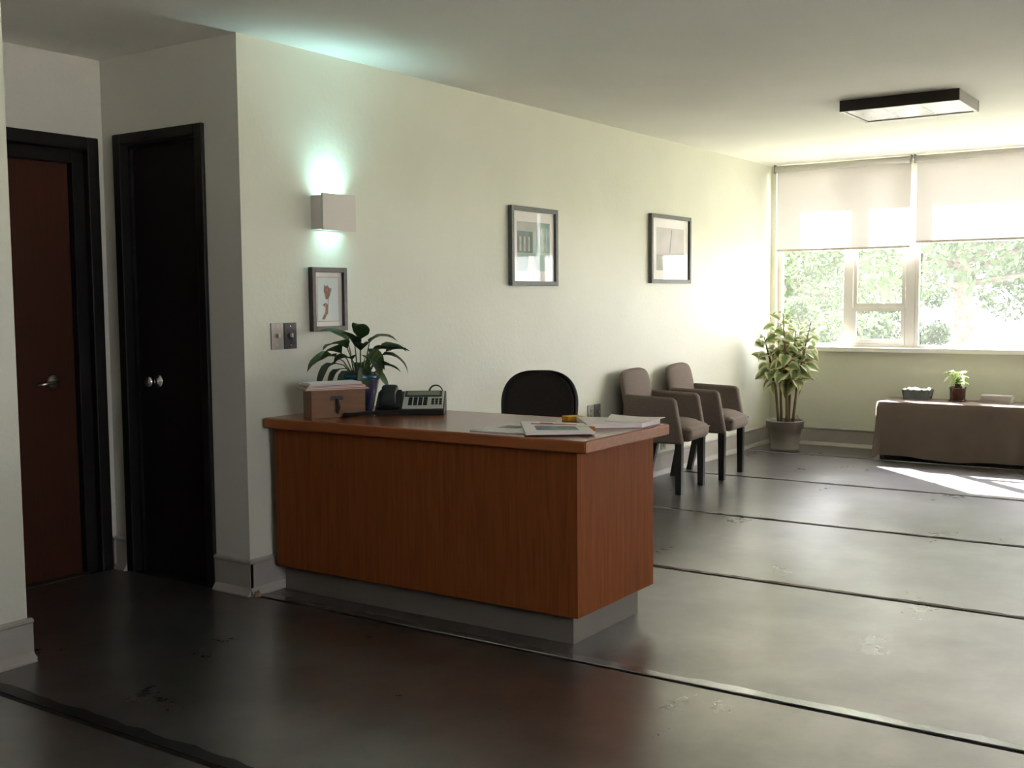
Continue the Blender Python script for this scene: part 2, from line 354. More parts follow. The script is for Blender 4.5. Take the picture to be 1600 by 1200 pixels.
# ------------------------------------------------------------------ windows
XG = L+.07
def bar(p, nm, y0, y1, z0, z1, d=.018, mt=None): return box(nm, (-d, y1, z0), (d, y0, z1), mt or FRAMEW, p, bevel=.004)
def pane(p, y0, y1, z0, z1): return box('pane', (-.003, y1, z0), (.003, y0, z1), GLASS, p)
def window_split(n, y0):
    w = struct(empty('window_%d' % n, (XG, 0, 0)))
    z0, z1 = ZS, H-.03
    bar(w, 'frame', y0, y0-.035, z0, z1); bar(w, 'mullion', y0-.572, y0-.652, z0, z1, .016); bar(w, 'frame', y0-1.075, y0-1.155, z0, z1, .016)
    bar(w, 'frame', y0-.035, y0-.572, z0, z0+.03); bar(w, 'frame', y0-.652, y0-1.075, z0, z0+.035)
    bar(w, 'frame', y0-.035, y0-.572, z1-.04, z1); bar(w, 'frame', y0-.652, y0-1.075, z1-.04, z1)
    pane(w, y0-.035, y0-.572, z0+.03, z1-.04)
    # hung sash: lower and upper, meeting rail between
    for zz0, zz1, dx in ((z0+.035, 1.165, -.012), (1.165, z1-.04, .012)):
        s = box('sash', (-.010+dx, y0-1.075, zz0), (.010+dx, y0-1.045, zz1), FRAMEW, w)
        box('stile', (-.010+dx, y0-.682, zz0), (.010+dx, y0-.652, zz1), FRAMEW, s)
        box('rail', (-.010+dx, y0-1.045, zz0), (.010+dx, y0-.682, zz0+.035), FRAMEW, s)
        box('rail', (-.010+dx, y0-1.045, zz1-.035), (.010+dx, y0-.682, zz1), FRAMEW, s)
        box('pane', (-.003+dx, y0-1.045, zz0+.035), (.003+dx, y0-.682, zz1-.035), GLASS, s)
def window_fixed(n, y0, wd):
    w = struct(empty('window_%d' % n, (XG, 0, 0)))
    z0, z1 = ZS, H-.03
    bar(w, 'frame', y0, y0-.03, z0, z1); bar(w, 'frame', y0-wd+.03, y0-wd, z0, z1)
    bar(w, 'frame', y0-.03, y0-wd+.03, z0, z0+.025); bar(w, 'frame', y0-.03, y0-wd+.03, z1-.035, z1)
    pane(w, y0-.03, y0-wd+.03, z0+.025, z1-.035)
window_split(1, WY1)
window_fixed(2, WY1-1.155, 1.20)
window_split(3, WY1-2.355)
window_fixed(4, WY1-3.51, WY1-3.51-WY2)

w5 = struct(empty('window_5', (RX0, YR-.06, RZ0)))  # added window out of view, brightens the darker side of the room
rw, rh = RX1-RX0, RZ1-RZ0
for a, b in (((0, -.03, 0), (.04, .03, rh)), ((rw-.04, -.03, 0), (rw, .03, rh)), ((rw/2-.02, -.03, .04), (rw/2+.02, .03, rh-.04)), ((.04, -.03, 0), (rw-.04, .03, .04)), ((.04, -.03, rh-.04), (rw-.04, .03, rh))):
    box('frame', a, b, FRAMEW, w5)
for a, b in ((.04, rw/2-.02), (rw/2+.02, rw-.04)): box('pane', (a, -.003, .04), (b, .003, rh-.04), GLASS, w5)
e_ = struct(empty('door_3', (XR-.06, -1.4, 0)))     # door behind the camera
box('door_leaf', (-.025, -1.0, 0), (.025, 0, 2.1), BROWN, e_)
def blind(y0, y1, zb, label):
    b = empty('roller_blind', (L-.055, y0, 0), label=label, cat='blind', group='roller blinds along the window')
    w = y1-y0
    box('fabric', (.028, w+.012, zb), (.0292, -.012, H-.05), BLIND, b)
    V, F = tube_geo([(0, -.01, H-.036), (0, w+.01, H-.036)], .026, 14); obj('roller_tube', V, F, mat('blind_tube', (.62, .60, .55), .6), b, smooth=True)
    box('hem_bar', (.022, w+.012, zb-.012), (.034, -.012, zb+.006), mat('hem', (.60, .55, .50), .7), b, bevel=.003)
    for yy in (-.008, w): box('bracket', (-.028, yy, H-.07), (.028, yy+.008, H), mat('bracket', (.35, .34, .32), .4, .5), b)
    return b
blind(-.050, -1.185, 1.655, 'pale roller blind nearest the corner, hanging lower than its neighbour')
blind(-1.205, -2.345, 1.690, 'pale roller blind right of the corner blind, cut by the right edge')
blind(-2.395, -3.535, 1.69, 'pale roller blind third from the corner, beyond the right edge')
blind(-3.555, -4.74, 1.69, 'pale roller blind fourth from the corner, beyond the right edge')

# ------------------------------------------------------------------ ceiling light (switched off)
cl = empty('ceiling_light', (3.40, -1.825, H), label='flat square ceiling light with a dark bronze edge, switched off', cat='ceiling light')
hx, hy, hz = .245, .325, .062
DKB = mat('dark_bronze', (.020, .012, .010), .4, .3)
for a, b in (((-hx, -hy, -hz), (-hx+.02, hy, 0)), ((hx-.02, -hy, -hz), (hx, hy, 0))): box('frame_side', a, b, DKB, cl)
for a, b in (((-hx+.02, -hy, -hz), (hx-.02, -hy+.02, 0)), ((-hx+.02, hy-.02, -hz), (hx-.02, hy, 0))): box('frame_side', a, b, mat('grey_edge', (.30, .29, .27), .45, .3), cl)
box('backing', (-hx+.02, -hy+.02, -.02), (hx-.02, hy-.02, 0), WHITE, cl)
DIFF = mat('prismatic_diffuser', (.62, .64, .60), .16, var=.12, scale=18, bump=.12, bscale=90, spec=.8)
for i in range(3):
    y0 = -hy+.022+i*(2*hy-.044)/3
    box('diffuser', (-hx+.022, y0+.002, -hz+.004), (hx-.022, y0+(2*hy-.044)/3-.002, -hz+.014), DIFF, cl, bevel=.002)

# ------------------------------------------------------------------ wall sconce
sx0, sx1, sz0, sz1, sd = .412, .628, 1.578, 1.742, .075
sc = empty('wall_sconce', ((sx0+sx1)/2, 0, sz0), label='square white box sconce throwing cyan light up and down the wall', cat='wall lamp')
hw = (sx1-sx0)/2; hh = sz1-sz0
SCW = mat('sconce_white', (.62, .57, .53), .5)
box('front_plate', (-hw, -sd, 0), (hw, -sd+.012, hh), SCW, sc, bevel=.002)
box('side_plate', (-hw, -sd+.012, .004), (-hw+.006, 0, hh-.010), SCW, sc)
box('side_plate', (hw-.006, -sd+.012, .004), (hw, 0, hh-.010), SCW, sc)
box('back_plate', (-hw+.006, -.006, .004), (hw-.006, 0, hh-.01), SCW, sc)
EM = bpy.data.materials.new('cyan_tube'); EM.use_nodes = True
eb = EM.node_tree.nodes['Principled BSDF']; eb.inputs['Emission Color'].default_value = (.50, 1, 1, 1); eb.inputs['Emission Strength'].default_value = 6
box('lamp_tube', (-hw+.05, -.045, hh*.5-.012), (hw-.05, -.022, hh*.5+.012), EM, sc, bevel=.008)
for nm, zz, rx, en in (('sconce_up_light', hh-.045, PI, .55), ('sconce_down_light', .045, 0, .11)):
    al = bpy.data.lights.new(nm, 'AREA'); al.shape = 'RECTANGLE'; al.size = .10; al.size_y = .03; al.energy = en; al.color = (.50, 1.0, 1.0); al.spread = R(115)
    ao = bpy.data.objects.new(nm, al); COL.objects.link(ao); ao.parent = sc; ao.location = (0, -.044, zz); ao.rotation_euler = (rx, 0, 0)

# ------------------------------------------------------------------ framed pictures
def picture(x0, x1, z0, z1, fr, mt, label, dep=.028):
    p = empty('framed_picture', (x0, 0, z0), label=label, cat='picture', group='framed pictures on the long wall')
    w = x1-x0; h = z1-z0
    for a, b in (((0, -dep, 0), (fr, -.001, h)), ((w-fr, -dep, 0), (w, -.001, h)), ((fr, -dep, 0), (w-fr, -.001, fr)), ((fr, -dep, h-fr), (w-fr, -.001, h))):
        box('frame_bar', a, b, mt, p, bevel=.002)
    box('mat_board', (fr, -.012, fr), (w-fr, -.001, h-fr), mat('mat_board', (.84, .81, .78), .8), p)
    box('pane', (fr, -.0165, fr), (w-fr, -.0145, h-fr), PICGLASS, p)
    return p, w, h
def art(p, name, pts, mt, lay=0): return prism(name, pts, 1, -.0128-.0004*lay, -.0121-.0004*lay, mt, p)
def rect(a, b, c, d): return [(a, c), (b, c), (b, d), (a, d)]
FR1 = mat('grey_brown_frame', (.060, .045, .040), .5, var=.2, scale=40)
FR2 = mat('pewter_frame', (.11, .115, .105), .6, 0, var=.1, scale=40)
p, w, h = picture(.385, .612, 1.122, 1.412, .022, FR1, 'small framed print of a rust-coloured flower below the sconce')
PB = mat('pale_blue_print', (.70, .78, .79), .8, col2=(.76, .81, .80), scale=20); RUST = mat('rust_ink', (.36, .18, .13), .8, var=.4, scale=60)
BRN = mat('brown_ink', (.14, .08, .06), .8, var=.3, scale=60); LINE = mat('border_ink', (.35, .24, .20), .8); GRN = mat('stem_ink', (.40, .38, .28), .8)
art(p, 'print', rect(.044, w-.044, .045, h-.045), PB)
for r_ in (rect(.042, w-.042, .043, .045), rect(.042, w-.042, h-.045, h-.043), rect(.042, .044, .045, h-.045), rect(w-.044, w-.042, .045, h-.045)): art(p, 'print_border', r_, LINE, 1)
art(p, 'flower_head', [(.085+.5*w-.113+a, .165+b) for a, b in ((.012, -.02), (.03, -.018), (.042, .004), (.038, .025), (.025, .045), (.014, .038), (.005, .048), (0, .02))], RUST, 1)
art(p, 'flower_petal', [(.12+a, .172+b) for a, b in ((.0, 0), (.012, .004), (.016, .02), (.006, .026))], mat('grey_ink', (.35, .36, .38), .8), 2)
art(p, 'flower_stem', [(.106, .075), (.110, .075), (.116, .150), (.112, .150)], GRN, 1)
art(p, 'flower_leaf', [(.070, .055), (.088, .052), (.108, .085), (.110, .118), (.100, .128), (.078, .120), (.096, .108), (.092, .085)], RUST, 2)
art(p, 'leaf_shade', [(.074, .116), (.088, .118), (.100, .128), (.088, .126)], BRN, 3)
p, w, h = picture(1.975, 2.470, 1.337, 1.790, .026, FR2, 'larger framed print with green building shapes, above the office chair')
G1 = mat('green_print', (.16, .30, .24), .8, col2=(.30, .42, .34), scale=14, detail=6); G2 = mat('deep_green_print', (.07, .15, .12), .8, col2=(.18, .28, .22), scale=10)
G3 = mat('mint_print', (.42, .58, .48), .8, col2=(.30, .46, .38), scale=9); G4 = mat('grey_print', (.46, .48, .44), .8, var=.1, scale=10)
mx, mz = .075, .085
art(p, 'print', rect(mx, w-mx, mz, h-mz), G3)
art(p, 'print_sky', rect(mx, w-mx, h-mz-.11, h-mz), G4, 1)
art(p, 'print_tower', [(w-mx-.145, mz+.11), (w-mx, mz+.11), (w-mx, h-mz), (w-mx-.12, h-mz), (w-mx-.145, h-mz-.05)], G1, 2)
art(p, 'print_block', rect(mx, mx+.16, mz+.105, h-mz-.055), G2, 2)
for i in range(3): art(p, 'print_column', rect(mx+.02+i*.045, mx+.04+i*.045, mz+.115, h-mz-.085), mat('print_window', (.50, .50, .40), .8, var=.2, scale=20), 3)
art(p, 'print_path', [(mx+.10, mz), (mx+.2, mz), (mx+.17, mz+.09), (mx+.12, mz+.09)], mat('print_path', (.62, .62, .56), .8), 2)
for i in range(3): art(p, 'print_streak', rect(w-mx-.12+i*.04, w-mx-.11+i*.04, mz+.12, h-mz-.03), G3, 3)
p, w, h = picture(3.690, 4.325, 1.364, 1.845, .026, FR2, 'framed print behind reflecting glass, above the taupe armchairs')
art(p, 'print', rect(.10, w-.10, .09, h-.09), mat('pale_grey_print', (.52, .50, .46), .8, var=.08, scale=9))
art(p, 'print_block', rect(.10, .10+.20, .09, .09+.11), mat('sage_print', (.34, .37, .31), .8, var=.1, scale=9), 1)
art(p, 'print_line', rect(.10, w-.10, .205, .215), G4, 2)
art(p, 'print_pole', [(.30, .215), (.312, .215), (.345, h-.10), (.333, h-.10)], mat('pole_print', (.30, .30, .28), .8), 2)
art(p, 'print_trees', rect(.12, .17, .23, h-.12), G4, 2)

# ------------------------------------------------------------------ switches and outlets
def plate(nm, x0, x1, z0, z1, mt, kind, label, cat, grp):
    p = empty(nm, ((x0+x1)/2, 0, z0), label=label, cat=cat, group=grp); w = (x1-x0)/2; h = z1-z0
    box('cover_plate', (-w, -.007, 0), (w, 0, h), mt, p, bevel=.002)
    for zz in (h*.14, h*.86):
        s = lathe('screw', [(.001, 0), (.004, 0), (.003, .0015), (.001, .0016)], CHROME, p, 10, (0, -.007, zz)); s.rotation_euler = (R(90), 0, 0)
    if kind == 'toggle':
        box('toggle', (-.006, -.020, h*.44), (.006, -.007, h*.60), mat('toggle', (.55, .50, .42), .4), p, bevel=.002)
    elif kind == 'duplex':
        for zz in (h*.30, h*.70):
            b = lathe('receptacle', [(.001, 0), (.016, 0), (.015, .003), (.001, .0032)], mat('receptacle', (.32, .30, .27), .4), p, 16, (0, -.007, zz)); b.rotation_euler = (R(90), 0, 0)
            for xx in (-.006, .006): box('slot', (xx-.0013, -.005, .0030), (xx+.0013, .004, .0036), BLKPLA, b)
    return p
plate('light_switch', .148, .221, 1.050, 1.165, mat('satin_plate', (.34, .30, .28), .5, .25), 'toggle', 'steel switch plate, left of the pair under the sconce', 'switch', 'switches')
plate('light_switch', .225, .300, 1.050, 1.165, DKMETAL, 'toggle', 'dark metal switch plate, right of the pair under the sconce', 'switch', 'switches')
plate('wall_outlet', 2.850, 2.925, .475, .580, mat('outlet_grey', (.36, .35, .32), .4), 'duplex', 'grey wall outlet left of its twin, behind the desk corner', 'outlet', 'outlets')
plate('wall_outlet', 2.935, 3.010, .475, .580, mat('outlet_dark', (.16, .16, .15), .4), 'toggle', 'darker wall plate right of the outlet behind the desk corner', 'outlet', 'outlets')
plate('wall_outlet', 3.880, 3.955, .175, .285, mat('outlet_grey', (.36, .35, .32), .4), 'duplex', 'low wall outlet behind the legs of the nearer armchair', 'outlet', 'outlets')
plate('wall_outlet', 4.900, 4.975, .165, .270, WHITE, 'duplex', 'low white outlet seen through the legs of the farther armchair', 'outlet', 'outlets')

# ------------------------------------------------------------------ reception desk
X0, X1, Y0, Y1 = .108, .697, -.050, -1.572
dk = empty('reception_desk', (0, 0, 0), label='brown wood-veneer reception desk on a recessed grey plinth', cat='desk')
ZB, ZP, ZT = .114, .715, .760
box('front_panel', (X0, Y1, ZB), (X0+.02, Y0, ZP), DESKV, dk, bevel=.0015)
box('side_panel', (X0+.02, Y1, ZB), (X1, Y1+.02, ZP), DESKV, dk, bevel=.0015)
box('back_panel', (X1-.3, Y1+.02, ZB), (X1-.28, Y0, ZP), DESKV, dk)
box('end_panel', (X0+.02, Y0-.02, ZB), (X1, Y0, ZP), DESKV, dk)
box('bottom_panel', (X0+.02, Y1+.02, ZB), (X1-.3, Y0-.02, ZB+.02), DESKV, dk)
PL = mat('plinth_vinyl', (.155, .135, .115), .55, var=.05, scale=5)
box('toe_kick', (X0+.046, Y1+.046, .001), (X0+.06, Y0-.002, ZB), PL, dk)
box('toe_kick', (X0+.06, Y1+.046, .001), (X1-.046, Y1+.06, ZB), PL, dk)
box('toe_kick', (X1-.06, Y1+.06, .001), (X1-.046, Y0-.002, ZB), PL, dk)
a0, a1, b0, b1 = X0-.030, X1+.040, Y1-.052, -.018
box('desk_top', (a0+.012, b0+.012, ZP+.002), (a1-.012, b1, ZT), DESKT, dk)
def band(pts_): return prism('edge_band', pts_, 2, ZP+.001, ZT+.0004, DESKE, dk, bevel=.009, seg=3)
band([(a0, b0), (a0+.014, b0+.014), (a0+.014, b1), (a0, b1)]); band([(a0, b0), (a1, b0), (a1-.014, b0+.014), (a0+.014, b0+.014)]); band([(a1, b0), (a1, b1), (a1-.014, b1), (a1-.014, b0+.014)])
box('top_batten', (X0+.004, Y1+.004, ZP), (X1-.01, Y0-.004, ZP+.002), DESKV, dk)

# ------------------------------------------------------------------ things on the desk
bx = empty('card_box', (.147, -.237, ZT), R(-26.6), label='small pine card box with a dark metal handle, on the desk', cat='box')
box('body', (0, 0, 0), (.245, .105, .120), BOXW, bx, bevel=.002)
box('label_holder', (.085, -.004, .075), (.142, 0, .093), DKMETAL, bx, bevel=.001)
tube('handle', [(.112, -.004, .078), (.113, -.016, .066), (.115, -.020, .045), (.110, -.016, .028), (.116, -.006, .020)], [.006, .008, .009, .008, .005], DKMETAL, bx)
fs = [((.56, .26, .16), 'tan'), ((.68, .60, .52), 'cream'), ((.45, .20, .13), 'brick red'), ((.60, .58, .66), 'lilac'), ((.74, .70, .66), 'white')]
for i, (c, nm) in enumerate(fs):
    f = empty('file_folder', (.147, -.237, ZT+.120+i*.0062), R(-26.6+(-3, 2, -1, 4, 1)[i]), label='%s file folder on the card box, %s of the pile' % (nm, ('bottom', 'second from bottom', 'middle', 'second from top', 'top')[i]), cat='folder', group='folders on the card box')
    m_ = mat('folder_'+nm, c, .75); o_ = (-.028+.006*i, -.012+.003*i)
    box('cover', (o_[0], o_[1], .0002), (o_[0]+.285-.012*i, o_[1]+.118, .0018), m_, f)
    box('sheets', (o_[0]+.003, o_[1]+.003, .0018), (o_[0]+.279-.012*i, o_[1]+.115, .0044), PAPER, f)
    box('cover', (o_[0], o_[1], .0044), (o_[0]+.283-.012*i, o_[1]+.117, .0060), m_, f)

def grow(parent, me_list, name, base, n, zr, tilt, sc, r0, stalk=None, cone=1.0):
    for i in range(n):
        a = 2.399*i+random.uniform(-.4, .4); t = random.random()
        el = random.uniform(*tilt); hgt = random.uniform(*zr); rr = r0*random.uniform(.4, 1)
        b = Vector((math.cos(a)*rr, math.sin(a)*rr, hgt))+Vector(base)
        if stalk:
            c0 = Vector(base)+Vector((math.cos(a)*rr*.25, math.sin(a)*rr*.25, stalk[0]))
            tube('leaf_stalk', [c0, c0.lerp(b, .55)+Vector((0, 0, .02)), b], [stalk[1]*1.2, stalk[1], stalk[1]*.8], stalk[2], parent, 6)
        place_leaf(name, random.choice(me_list), b, (math.cos(a), math.sin(a), el), random.uniform(-.5, .5), random.uniform(*sc), parent)

bp = empty('potted_lily', (.535, -.165, ZT), label='dark green leafy plant in a blue glazed pot behind the card box', cat='potted plant')
lathe('pot', [(.050, 0), (.058, .004), (.078, .090), (.088, .142), (.092, .146), (.092, .166), (.086, .168), (.082, .160), (.076, .135), (.001, .135)], mat('blue_glaze', (.035, .06, .13), .2, col2=(.075, .06, .12), scale=6, coat=.5), bp)
lathe('pot_collar', [(.0925, .147), (.0945, .149), (.0945, .163), (.0925, .165)], mat('teal_glaze', (.012, .11, .20), .25, coat=.4), bp)
lathe('soil', [(.078, .134), (.078, .146), (.040, .150), (.001, .151)], SOIL, bp)
lm = [leaf_mesh('lily_leaf', .15, .078, 1.3, .35, LILY, shape=.62), leaf_mesh('lily_leaf', .17, .082, 1.7, .3, LILYD, shape=.6), leaf_mesh('lily_leaf', .13, .070, .9, .4, LILYD, shape=.62)]
SG = mat('lily_stalk', (.09, .13, .04), .5)
cr = Vector((.565, -.825, 0)); cf = Vector((.825, .565, 0)); cl_d = Vector((-.88, .30, 0)).normalized()
# (side direction, reach, height above the rim, rise of the blade, size)
lily = [(-1, .13, .075, .10, 1.15), (-1, .12, .045, -.30, 1.1), (-1, .10, .020, -.9, 1.0), (-1, .07, .11, .5, 1.1), (-.8, .06, .01, -1.1, 1.0), (-.4, .05, .12, .9, 1.1), (-.3, .05, .13, 1.3, 1.0),
        (.1, .03, .15, 2.2, 1.0), (.2, .05, .10, .6, 1.0), (.0, .06, .07, .0, 1.15), (.3, .05, .02, -.7, .9), (.5, .06, .09, .35, .95), (1, .09, .10, .45, .95), (1, .10, .075, .10, 1.0), (1, .08, .03, .0, .9),
        (.9, .06, .00, -.5, .8), (.7, .05, .13, 1.0, .9), (-.6, .06, .06, .2, 1.1), (-.2, .06, .04, -.4, 1.0), (.4, .07, .05, .1, .9), (.8, .12, .09, .3, .9), (-.9, .10, .09, .35, 1.0)]
for i, (sd_, reach, z, el, sz_) in enumerate(lily):
    side = cr*sd_ if sd_ > 0 else cl_d*-sd_
    d = (side-cf*(1-abs(sd_))*(1 if i % 3 else -.5)+Vector((random.uniform(-.2, .2), -abs(random.uniform(0, .2)), 0))).normalized()
    b = d*reach+Vector((0, 0, .175+z)); c0 = d*.025+Vector((0, 0, .145))
    tube('leaf_stalk', [c0, c0.lerp(b, .6)+Vector((0, 0, .02)), b], [.0035, .003, .0025], SG, bp, 6)
    dd = d+Vector((0, 0, el))
    if (bp.location+b+dd.normalized()*.15*sz_).y > -.02: dd.y = -.05
    place_leaf('leaf', lm[i % 3], b, dd, random.uniform(-.5, .5), sz_, bp)

# desk phone
ph = empty('desk_phone', (.388, -.378, ZT), R(-55.6), label='black and silver desk phone with handset and sloping keypad', cat='phone'); ph.scale = (1.1, 1, 1.05)
GRAF = mat('graphite_plastic', (.012, .012, .013), .5, spec=.3); SILV = mat('silver_plastic', (.48, .46, .42), .4, .3)
prism('base', [(0, 0), (.20, 0), (.205, .012), (.20, .085), (.16, .088), (0, .022)], 0, 0, .275, GRAF, ph, bevel=.004)
sl_ = (.066/.16); nrm = Vector((0, -.066, .16)).normalized()
def onface(u, v, t): return Vector((u, v, .022+sl_*v))+nrm*t
def slab(name, u0, u1, v0, v1, t0, t1, mt, parent, **kk):
    V = [tuple(onface(u, v, t)) for u in (u0, u1) for v in (v0, v1) for t in (t0, t1)]; return obj(name, V, BF, mt, parent, **kk)
fp = slab('face_plate', .108, .270, .006, .152, .0005, .005, SILV, ph, bevel=.003)
slab('screen_bezel', .112, .262, .102, .150, .005, .008, GRAF, ph, bevel=.002)
slab('screen', .122, .252, .108, .143, .008, .0088, mat('lcd', (.16, .20, .15), .2), ph)
for i in range(4):
    for j in range(4): slab('key', .130+i*.020, .146+i*.020, .030+j*.0165, .042+j*.0165, .005, .010, GRAF, ph, bevel=.0015)
for i in range(3):
    for j in range(3): slab('key', .222+i*.0155, .233+i*.0155, .036+j*.018, .047+j*.018, .005, .009, GRAF, ph, bevel=.0015)
slab('cradle', .008, .098, .004, .155, .0005, .012, GRAF, ph, bevel=.004)
HS = [onface(.052, v, t) for v, t in ((-.010, .022), (.01, .028), (.05, .038), (.09, .040), (.125, .034), (.150, .026))]
V, F = [], []
for i, c in enumerate(HS):
    hwid = (.034, .036, .029, .029, .036, .034)[i]; th = (.016, .017, .012, .012, .017, .016)[i]
    for k in range(12):
        a = 2*PI*k/12; V.append(tuple(c+Vector((1, 0, 0))*hwid*math.copysign(abs(math.cos(a))**.6, math.cos(a))+nrm*th*math.copysign(abs(math.sin(a))**.6, math.sin(a))))
for j in range(5):
    for k in range(12): F.append((j*12+k, j*12+(k+1) % 12, (j+1)*12+(k+1) % 12, (j+1)*12+k))
F += [tuple(range(12)), tuple(range(60, 72))]
obj('handset', V, F, GRAF, ph, smooth=True, sub=1)
pts = []
c0, c1 = Vector((.01, -.008, .0115)), Vector((-.115, -.060, .0115))
for i in range(200):
    t = i/199; c = c0.lerp(c1, t)+Vector((.0, .018*math.sin(t*6), 0)); a = t*2*PI*22
    pts.append(c+Vector((.30*.008*math.sin(a), .008*math.cos(a), .007*math.sin(a))))
tube('coiled_cord', pts, .0026, GRAF, ph, 5)

# curved hook stand behind the phone
hk = empty('hook_stand', (.712, -.449, ZT), R(-55.6), label='small dark curved hook on a stand behind the desk phone', cat='ornament')
lathe('foot', [(.001, 0), (.021, 0), (.020, .005), (.006, .008), (.001, .008)], GRAF, hk, 20)
tube('post', [(0, 0, .006), (0, 0, .03), (.002, 0, .052)], .004, GRAF, hk)
box('tray', (-.006, -.014, .050), (.046, .014, .055), GRAF, hk, bevel=.002)
pts = [(.012-.030*math.cos(a), 0, .083+.030*math.sin(a)) for a in [R(-50+i*10) for i in range(25)]]
tube('hook', pts, [.006-.004*i/24 for i in range(25)], mat('olive_metal', (.06, .06, .04), .4, .5), hk)

# papers
def sheet(nm, corners, z, th, mt, label, cat, grp=None, curl=0):
    c = sum((Vector((*q, 0)) for q in corners), Vector())/4
    o = empty(nm, (c.x, c.y, z), label=label, cat=cat, group=grp)
    n = 8; V, F = [], []
    q = [Vector((*k_, 0))-c for k_ in corners]
    for i in range(n+1):
        for j in range(n+1):
            u, v = i/n, j/n; p_ = (q[0]*(1-u)+q[1]*u)*(1-v)+(q[3]*(1-u)+q[2]*u)*v
            V.append((p_.x, p_.y, curl*((u-.5)**2*4)*(.3+.7*v)))
    for i in range(n):
        for j in range(n): a = i*(n+1)+j; F.append((a, a+1, a+n+2, a+n+1))
    m1 = (n+1)**2; V += [(x, y, z_+th) for x, y, z_ in V]; F = [f[::-1] for f in F]+[tuple(k_+m1 for k_ in f) for f in F]
    rim = [i*(n+1) for i in range(n+1)]+[n*(n+1)+j for j in range(1, n+1)]+[i*(n+1)+n for i in range(n-1, -1, -1)]+[j for j in range(n-1, 0, -1)]
    F += [(rim[k_], rim[(k_+1) % len(rim)], rim[(k_+1) % len(rim)]+m1, rim[k_]+m1) for k_ in range(len(rim))]
    obj('page_block', V, F, mt, o)
    return o, q
def spot(o, q, nm, u0, u1, v0, v1, z, mt):
    P = lambda u, v: (q[0]*(1-u)+q[1]*u)*(1-v)+(q[3]*(1-u)+q[2]*u)*v
    c = [P(u0, v0), P(u1, v0), P(u1, v1), P(u0, v1)]
    V = [(a.x, a.y, z) for a in c]+[(a.x, a.y, z+.0004) for a in c]
    return obj(nm, V, [(0, 3, 2, 1), (4, 5, 6, 7), (0, 1, 5, 4), (1, 2, 6, 5), (2, 3, 7, 6), (3, 0, 4, 7)], mt, o)
NEWS = mat('newsprint', (.74, .73, .70), .8); INKB = mat('print_blue_grey', (.14, .20, .24), .7, col2=(.32, .37, .38), scale=25); INKR = mat('print_red', (.42, .08, .08), .7)
o, q = sheet('brochure', [(.128, -1.085), (.155, -1.33), (.365, -1.31), (.345, -1.075)], ZT+.001, .004, NEWS, 'flat pale brochure underneath the newsletter on the desk', 'paper')
spot(o, q, 'picture_block', .2, .55, .55, .9, .0042, INKB)
o, q = sheet('newsletter', [(.098, -1.36), (.250, -1.565), (.470, -1.385), (.420, -1.12)], ZT+.006, .009, mat('newsletter_paper', (.84, .81, .79), .75), 'newsletter with a blue-grey picture and red title near the desk corner', 'paper')
spot(o, q, 'cover_picture', .18, .80, .20, .58, .0092, INKB); spot(o, q, 'masthead', .15, .85, .72, .80, .0092, INKR)
spot(o, q, 'masthead', .30, .5, .82, .88, .0092, INKR)
o, q = sheet('paper_stack', [(.425, -1.425), (.555, -1.595), (.720, -1.590), (.640, -1.250)], ZT+.001, .018, mat('white_sheets', (.88, .82, .79), .75), 'thick stack of white sheets at the corner of the desk', 'paper')
o, q = sheet('loose_sheet', [(.52, -1.45), (.60, -1.61), (.735, -1.605), (.735, -1.36)], ZT+.0200, .002, mat('white_sheet_top', (.90, .84, .81), .75), 'loose white sheet lying skewed on top of the paper stack', 'paper', curl=.004)
YEL = mat('yellow_plastic', (.62, .30, .02), .4)
hl = empty('highlighter', (.372, -1.452, ZT), R(-52), label='yellow highlighter lying in front of the paper stack', cat='pen')
V, F = tube_geo([(-.035, 0, .008), (-.033, 0, .008), (.012, 0, .008)], [.005, .008, .008], 12); obj('barrel', V, F, YEL, hl, smooth=True)
V, F = tube_geo([(.012, 0, .008), (.034, 0, .008), (.036, 0, .008)], [.0082, .0078, .005], 12); obj('cap', V, F, mat('orange_cap', (.55, .20, .01), .4), hl, smooth=True)
sn = empty('sticky_note_pad', (.665, -1.215, ZT), R(-30), label='little yellow note pad behind the paper stack', cat='notepad')
box('pad', (-.035, -.025, 0), (.035, .025, .016), YEL, sn); box('top_note', (-.035, -.025, .0165), (.035, .025, .0172), mat('yellow_note', (.75, .50, .05), .7), sn)

# ------------------------------------------------------------------ office chair
oc = empty('office_chair', (1.42, -.50, 0), R(-72), label='black office chair with rounded back behind the desk', cat='chair')
def curved_panel(name, w0, w1, z0, z1, th, curve, mt, parent, yoff=0, tilt=0, rnd=.5, n=18, m_=26):
    V, F = [], []
    for side in (0, 1):
        for j in range(m_+1):
            t = 1-(1-j/m_)**1.8; hw_ = w0+(w1-w0)*t
            if t > rnd: hw_ *= math.sqrt(max(.0, 1-((t-rnd)/(1-rnd))**2*.96))**.7
            if t < .12: hw_ *= .82+.18*math.sqrt(1-((.12-t)/.12)**2)
            for i in range(n+1):
                s = -1+2*i/n
                V.append((s*hw_, yoff-tilt*t+curve*s*s*-1+(th if side else 0)*(1-.5*abs(s)**6), z0+(z1-z0)*t))
    K = (n+1)*(m_+1)
    for j in range(m_):
        for i in range(n):
            a = j*(n+1)+i; F += [(a, a+1, a+n+2, a+n+1), (K+a, K+a+n+1, K+a+n+2, K+a+1)]
    for j in range(m_): a = j*(n+1); b = a+n; F += [(a, a+n+1, K+a+n+1, K+a), (b, K+b, K+b+n+1, b+n+1)]
    for i in range(n): a = i; b = m_*(n+1)+i; F += [(a, K+a, K+a+1, a+1), (b, b+1, K+b+1, K+b)]
    return obj(name, V, F, mt, parent, smooth=True)
